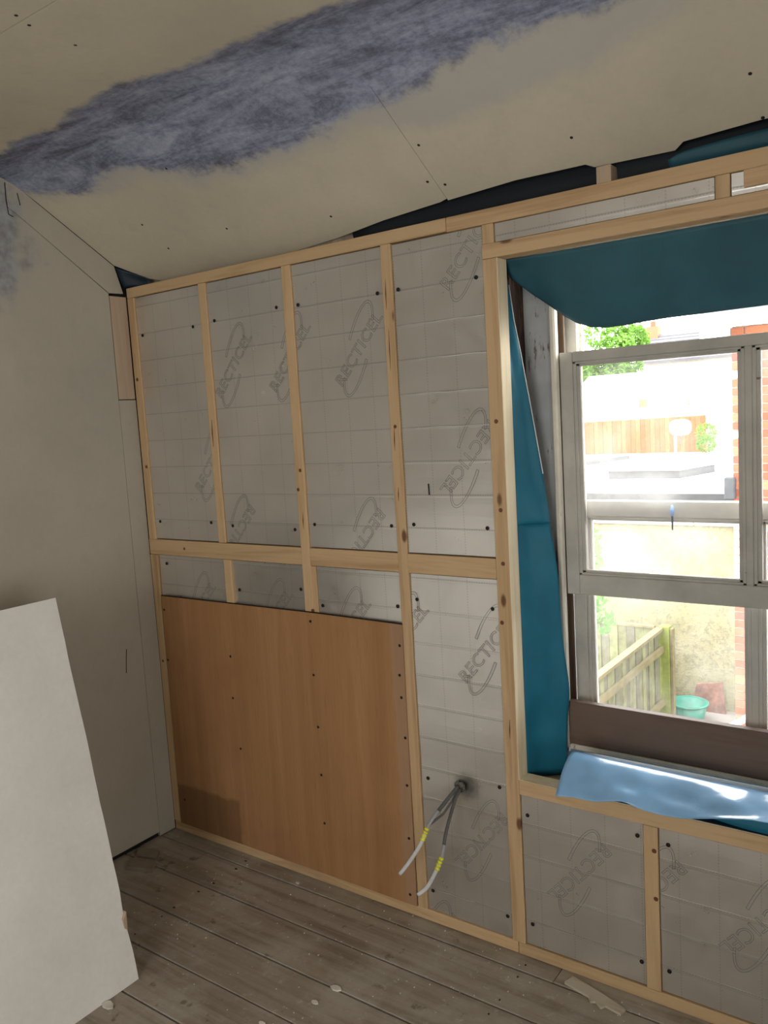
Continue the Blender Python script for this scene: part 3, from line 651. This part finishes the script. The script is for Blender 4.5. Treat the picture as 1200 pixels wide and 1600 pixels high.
def chip(x, y, s, label, a=0.):
    v = [(s*q*math.cos(t+a)*rr.uniform(.75, 1.1)+x, .6*s*q*math.sin(t+a)*rr.uniform(.75, 1.1)+y) for t, q in [(2*math.pi*k/7, 1) for k in range(7)]]
    tag(prism('plaster_chip', v, 2, .0003, .0025+.12*s, CHIP), label, 'debris', 'plaster crumbs on the floor')
chip(-1.537, -.425, .019, 'white plaster chip across a floorboard joint, middle of the floor')
chip(-2.080, -.838, .024, 'white plaster chip beside the foot of the leaning sheet')
chip(-1.627, -.650, .012, 'small plaster crumb on the nearest floorboards at bottom')
chip(-1.553, -.505, .012, 'small plaster crumb just in front of the larger joint chip', 1.)
chip(-2.02, -.055, .010, 'tiny plaster crumb against the bottom plate under the plywood')
SCRAP = plain('grey_scrap_wood', (.24, .20, .155), .9)
tag(prism('scrap_piece', [(-2.755, -.205), (-2.66, -.172), (-2.62, -.215), (-2.71, -.245)], 2, .0003, .012, SCRAP), 'dusty grey scrap lying by the left wall, farther piece', 'offcut', 'dusty scraps in the corner')
tag(prism('scrap_piece', [(-2.70, -.262), (-2.60, -.232), (-2.565, -.285), (-2.67, -.325)], 2, .0003, .016, SCRAP), 'dusty grey scrap block near the left wall, nearer piece', 'offcut', 'dusty scraps in the corner')
bm = bmesh.new(); rr = random.Random(9)
for k in range(260):
    x, y = rr.uniform(-2.5, -.7), -abs(rr.gauss(0, .5))-.005
    if y < -1.4: continue
    s = rr.uniform(.001, .0035); add_box(bm, x, x+s, y, y+s*rr.uniform(.6, 1.8), .0, s*.5)
tag(bm_obj('floor_dust', bm, CHIP), 'fine pale plaster crumbs scattered over the floorboards', 'debris', None, 'stuff')

# ================================================================ OUTSIDE
GZ = -2.4
tag(box('ground', -60, 60, .6, 90, GZ-.3, GZ, plain('yard_paving', (.17, .16, .15), .95, 0, .3, 3)), kind='structure')
# rendered yellow garden wall
def m_render():
    n = NT('yellow_render', .95); k = n.noise(1.4, None, 6, .7); k2 = n.noise(16, None, 4, .8)
    c = n.ramp(k, (.3, (.19, .18, .10)), (.7, (.26, .245, .155)))
    n.col(n.mix(n.math('MULTIPLY', n.smooth(n.math('ADD', k2, n.math('MULTIPLY', k, .3)), .63, .76), .55), c, (.11, .105, .075))); n.bump(k2, .6, .02); return n.m
gw = thing('garden_wall', 'high yellow rendered yard wall with a white coping', 'wall', (-6, 8.9, GZ))
box('render', -12, -1.2, 8.85, 9.05, GZ, .055, m_render(), gw); 
WHT = plain('white_painted_stone', (.50, .51, .50), .8)
for i in range(12): box('coping_stone', -12+i*.9, -11.106+i*.9, 8.80, 9.12, .056, .15+.01*math.sin(i), WHT, gw, .01)
# flat roofed building
fb_ = thing('flat_roof_building', 'low building with a flat white roof beyond the yard wall', 'building', (-7, 11.4, GZ))
GRY = plain('grey_roof_felt', (.045, .048, .053), .8)
box('walls', -13, -1.9, 11.45, 22.1, GZ, .02, plain('pale_block_wall', (.3, .28, .26)), fb_); box('fascia', -13, -1.9, 11.35, 11.45, .06, .19, GRY, fb_); box('roof_edge', -13, -1.9, 11.35, 12.0, .192, .235, WHT, fb_)
box('roof_deck', -13, -1.9, 11.46, 22.1, .03, .20, WHT, fb_); prism('grey_slab', [(-13, 16.5), (-8.2, 16.6), (-7.6, 19.6), (-13, 20.2)], 2, .201, .30, GRY, fb_)
sk = thing('roof_skylight', 'low dark grey skylight kerb on the flat white roof', 'skylight', (-5.1, 14.9, .2))
prism('kerb', [(-6.05, 13.9), (-4.65, 13.9), (-4.35, 15.3), (-6.05, 15.5)], 2, .203, .36, GRY, sk); prism('cover', [(-6.1, 13.85), (-4.62, 13.85), (-4.30, 15.35), (-6.1, 15.55)], 2, .361, .40, WHT, sk)
# red fence with individual boards
rf = thing('red_board_fence', 'orange red close-boarded fence behind the flat roof', 'fence', (-8.6, 21.95, .2))
RED = [plain('red_fence_%d' % i, c, .9) for i, c in enumerate(((.20, .062, .022), (.23, .075, .03), (.18, .055, .02)))]
for i in range(42):
    x = -12.2+i*.142; box('fence_board', x, x+.136, 21.95+.008*(i % 2), 21.975+.008*(i % 2), .2005, 1.16+(.012*(x+12)), RED[i % 3], rf)
for i in range(4): box('fence_rail', -12.2, -6.25, 21.99, 22.03, .35+i*.25, .40+i*.25, RED[0], rf) if i in (0, 3) else None
tag(box('pale_boundary_wall', -13, -2.5, 23.0, 23.2, GZ, 1.52, WHT), 'long pale wall behind the red fence', 'wall')
bh = thing('basketball_hoop', 'white backboard basketball hoop in front of the red fence', 'hoop', (-6.35, 19.9, .2))
bm = bmesh.new(); cx, cz = -6.35, .98; P = []
for a in range(0, 24):
    t = 2*math.pi*a/24; ex = abs(math.cos(t))**.7*math.copysign(1, math.cos(t)); ez = abs(math.sin(t))**.7*math.copysign(1, math.sin(t)); P.append((cx+.28*ex, cz+.21*ez))
prism('backboard', P, 1, 19.9, 19.93, WHT, bh)
ring = [(cx+.13*math.cos(2*math.pi*k/16), 19.74+.13*math.sin(2*math.pi*k/16), .84) for k in range(17)]; tube('rim', ring, .012, plain('orange_rim', (.6, .15, .03)), bh, 6)
bm = bmesh.new()
for k in range(10):
    t = 2*math.pi*k/10; add_tube(bm, [(cx+.13*math.cos(t), 19.74+.13*math.sin(t), .84), (cx+.07*math.cos(t+.5), 19.74+.07*math.sin(t+.5), .55)], .006, 4)
bm_obj('net', bm, GRY, bh); tube('pole', [(cx-.15, 19.97, .2), (cx-.15, 19.97, .95)], .035, WHT, bh)
tag(box('white_outbuilding', -5.95, -4.4, 22.2, 22.9, .2, 1.25, WHT, None, .02), 'white outbuilding corner right of the hoop', 'building')

def leaves(name, centres, n, size, mat, parent, seed):
    rr = random.Random(seed); vs = []; fs = []
    for k in range(n):
        c, s = rr.choice(centres); d = Vector((rr.gauss(0, 1), rr.gauss(0, 1), rr.gauss(0, 1))).normalized()*s*rr.uniform(.55, 1)**.5
        p = Vector(c)+d; a = Vector((rr.gauss(0, 1), rr.gauss(0, 1), rr.gauss(0, 1))).normalized(); b = a.orthogonal().normalized(); w = size*rr.uniform(.6, 1.2)
        i = len(vs); vs += [p-a*w, p+b*w*.5, p+a*w, p-b*w*.5]; fs.append([i, i+1, i+2, i+3])
    return pydata(name, vs, fs, mat, parent)
def leafmat(name, c, tr=.4):
    n = NT(name, .6); cc = n.ramp(n.rnd() if False else n.noise(2.5), (.3, tuple(x*.7 for x in c)), (.7, tuple(x*1.2 for x in c))); n.col(cc)
    t = n.n('ShaderNodeBsdfTranslucent'); n.l(cc, t.inputs[0]); m = n.n('ShaderNodeMixShader'); m.inputs[0].default_value = tr
    n.l(n.b.outputs[0], m.inputs[1]); n.l(t.outputs[0], m.inputs[2]); n.l(m.outputs[0], n.t.nodes['Material Output'].inputs[0]); return n.m
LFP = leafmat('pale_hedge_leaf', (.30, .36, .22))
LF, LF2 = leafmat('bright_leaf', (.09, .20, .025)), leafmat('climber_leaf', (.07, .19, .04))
tr = thing('leafy_tree', 'bright green tree top seen beyond the roofs above the sash', 'tree', (-15, 38, GZ))
tube('trunk', [(-15, 38, GZ), (-15.1, 38, 1), (-15, 38, 4)], [.25, .2, .1], RAW, tr)
rr = random.Random(4)
leaves('foliage', [((-15+rr.uniform(-1.3, 1.3), 38+rr.uniform(-1, 1), 3.9+rr.uniform(-1.4, 1.4)), .75) for _ in range(15)], 5200, .13, LF, tr, 1)['kind'] = 'stuff'
def bush(cs, n, size, label, seed, mat=LF):
    t = thing('garden_shrub', label, 'shrub', cs[0][0][:2]+(GZ,), None)
    tube('stem', [cs[0][0][:2]+(GZ,), cs[0][0]], [.06, .03], RAW, t)
    leaves('foliage', cs, n, size, mat, t, seed)['kind'] = 'stuff'
bush([((-6.13, 21.55, .75), .28), ((-6.13, 21.5, .45), .25)], 500, .05, 'green shrub between the red fence and white outbuilding', 2)
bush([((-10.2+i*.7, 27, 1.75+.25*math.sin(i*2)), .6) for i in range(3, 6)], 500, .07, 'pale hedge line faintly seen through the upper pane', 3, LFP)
bush([((-2.50, 4.0, .12), .13), ((-2.44, 4.0, .0), .14), ((-2.54, 4.0, .62), .15), ((-2.50, 4.0, .46), .12)], 230, .04, 'climbing plant with round green leaves at the window left edge', 4, LF2)
# houses far behind
SLT = plain('slate_roof', (.07, .07, .08), .8)
hs = thing('distant_house', 'distant house with a grey slate roof and brick chimney', 'house', (-12.5, 43, GZ))
box('walls', -15, -9.6, 43, 49, GZ, 3.9, plain('pale_house_wall', (.4, .38, .34)), hs)
for i in range(9):
    a, b = i/9, (i+1)/9; prism('slate_course', [(42.6+2.6*a, 3.8+1.6*a+.04), (42.6+2.6*b, 3.8+1.6*b+.0), (42.6+2.6*b, 3.8+1.6*b-.08), (42.6+2.6*a, 3.8+1.6*a-.08)], 0, -15.2, -9.5, SLT, hs)
prism('back_slope', [(45.2, 5.4), (49.3, 3.8), (45.2, 3.8)], 0, -15.2, -9.5, SLT, hs)
BRK = [plain('red_brick_%d' % i, c, .9, 0, .2, 60) for i, c in enumerate(((.20, .05, .028), (.24, .07, .038), (.17, .04, .024), (.26, .10, .055)))]
box('chimney', -15.3, -14.65, 44.8, 45.4, 3.8, 5.85, BRK[3], hs); box('chimney_pot', -15.1, -14.85, 45, 45.2, 5.85, 6.15, BRK[1], hs, .03)
ph = thing('pale_rendered_house', 'pale low house faint through the upper left pane', 'house', (-11, 30, GZ))
box('walls', -13.2, -9.8, 30, 33, GZ, 2.2, WHT, ph); prism('roof', [(29.8, 2.2), (33.2, 2.2), (31.5, 2.9)], 0, -13.4, -9.6, plain('pale_tile', (.55, .5, .48)), ph); box('window', -12.2, -11.7, 29.96, 30.0, 1.2, 1.9, plain('pale_glazing', (.3, .31, .32)), ph); box('door', -10.8, -10.5, 29.96, 30, .6, 1.8, BRK[3], ph)

# brick wing of the neighbouring house, bricks one by one
bw = thing('brick_house_wing', 'red brick house wing close at the right with white eaves', 'house', (-.2, 5.65, GZ))
MORT = plain('lime_mortar', (.27, .23, .19), .95)
box('mortar_core', -1.785, .35, 5.660, 7.6, GZ, 2.30, MORT, bw)
WB = plain('white_painted_brick', (.34, .31, .27), .85, 0, .3, 30)
BL, BH, M_ = .215, .0635, .0115
meshes = {}
def brick_mesh(L, mat):
    k = (round(L, 3), mat.name)
    if k not in meshes:
        bm = bmesh.new(); add_box(bm, 0, L, 0, .02, 0, BH, .002); me = bpy.data.meshes.new('brick'); bm.to_mesh(me); bm.free(); me.materials.append(mat); meshes[k] = me
    return meshes[k]
rr = random.Random(8); course = 0; z = -1.75; cnt = 0; rest = bmesh.new()
while z < 2.24:
    x = -1.790; first = True; hd = course % 2
    while x < -.2:
        L = (BL/2-.005 if hd else BL) if first else BL
        if course % 4 == 3: L = BL/2-.005
        if x < -1.33 and cnt < 290:
            mat = WB if (first and ((-.02 < z < .62) or rr.random() < .06)) else BRK[rr.choice((0, 0, 1, 1, 2, 3))]
            b = bpy.data.objects.new('brick', brick_mesh(L, mat)); C.objects.link(b); b.parent = bw; b.location = Vector((x, 5.645+rr.uniform(-.002, .002), z))-bw.location; cnt += 1
        else: add_box(rest, x, x+L, 5.645, 5.665, z, z+BH)
        x += L+M_; first = False
    z += BH+M_; course += 1
tag(bm_obj('brickwork', rest, BRK[0], bw), kind='stuff')
box('soffit', -1.95, .5, 5.30, 5.64, 2.312, 2.33, WHT, bw); box('fascia', -1.95, .5, 5.28, 5.299, 2.31, 2.39, WHT, bw); tube('gutter', [(-2.02, 5.24, 2.385), (.5, 5.24, 2.385)], .03, WHT, bw); box('box_end', -1.97, -1.80, 5.30, 5.70, 2.10, 2.40, WHT, bw, .01)
for i in range(6): prism('slate_course', [(5.15+.35*i, 2.45+.22*i), (5.5+.35*i, 2.65+.22*i), (5.5+.35*i, 2.61+.22*i), (5.15+.35*i, 2.41+.22*i)], 0, -1.98, .5, SLT, bw)
box('downpipe_bracket', -1.85, -1.76, 5.56, 5.64, .78, .98, GRY, bw, .01)
# yard fences
GRW = [plain('green_grey_fence_%d' % i, c, .9, 0, .4, 8) for i, c in enumerate(((.115, .12, .065), (.14, .15, .075), (.095, .095, .065)))]
CAPM = plain('weathered_cap', (.13, .115, .06), .9)
yf = thing('yard_fence', 'greenish board fence panel crossing the yard before the yellow wall', 'fence', (-4.6, 7.97, GZ))
for i in range(24): box('fence_board', -3.30-i*.112-.106, -3.30-i*.112, 7.95+.01*(i % 2), 7.97+.01*(i % 2), GZ, -1.13, GRW[i % 3], yf)
box('cap', -6.0, -3.27, 7.93, 8.0, -1.129, -1.10, CAPM, yf)
y2 = thing('yard_fence', 'weathered fence running back to the green corner post', 'fence', (-3.25, 6.2, GZ))
for i in range(30): box('fence_board', -3.225+.01*(i % 2), -3.205+.01*(i % 2), 7.93-i*.112-.106, 7.93-i*.112, GZ, -1.15, GRW[(i*2) % 3], y2)
box('cap', -3.25, -3.16, 4.6, 7.94, -1.149, -1.11, CAPM, y2); box('rail', -3.19, -3.15, 4.6, 7.94, -1.42, -1.34, CAPM, y2); box('rail', -3.19, -3.15, 4.6, 7.94, -2.1, -2.02, CAPM, y2)
box('post', -3.22, -3.09, 7.95, 8.06, GZ, -1.09, plain('mossy_green_post', (.15, .18, .045), .9), y2, .01); box('post_edge', -3.088, -3.05, 7.96, 8.05, GZ, -1.12, CAPM, y2, .005)
# tub
tb = thing('teal_tub', 'round teal plastic tub on the yard ground by the fence', 'tub', (-2.96, 8.28, GZ))
TL = plain('teal_plastic', (.02, .17, .13), .4)
def lathe(name, c, prof, mat, parent, seg=28):
    vs = []; fs = []
    for rr_, zz in prof:
        for k in range(seg): t = 2*math.pi*k/seg; vs.append((c[0]+rr_*math.cos(t), c[1]+rr_*math.sin(t), c[2]+zz))
    for i in range(len(prof)-1):
        for k in range(seg): fs.append([i*seg+k, i*seg+(k+1) % seg, (i+1)*seg+(k+1) % seg, (i+1)*seg+k])
    return pydata(name, vs, fs, mat, parent, True)
lathe('body', (-2.96, 8.28, GZ), [(.001, .0), (.17, .0), (.225, .25), (.215, .25), (.165, .02), (.001, .02)], TL, tb); lathe('rim', (-2.96, 8.28, GZ), [(.225, .235), (.243, .24), (.243, .262), (.215, .262), (.215, .24), (.225, .235)], TL, tb)
tag(prism('leaning_red_slab', [(-3.05, GZ+.001), (-2.62, GZ+.001), (-2.66, -1.98), (-2.98, -2.04)], 1, 8.72, 8.76, plain('flaking_red_paint', (.18, .08, .06), .9, 0, .8, 9)), 'flaking red slab leaning on the yellow wall behind the tub', 'slab')
hr = thing('metal_handrail', 'grey metal handrail slanting at the lower right of the yard', 'handrail', (-1.3, 3.85, GZ))
MET = plain('galvanised_metal', (.45, .47, .5), .4, .6)
tube('rail', [(-1.95, 3.85, -1.06), (-1.46, 3.85, -.69), (-1.14, 3.85, -.44), (-.6, 3.85, -.02)], .024, MET, hr); tube('lower_rail', [(-1.95, 3.85, -1.36), (-.6, 3.85, -.32)], .014, MET, hr)
for x, z in ((-1.85, -1.0), (-.7, -.11)): tube('post', [(x, 3.85, GZ), (x, 3.85, z)], .02, MET, hr)
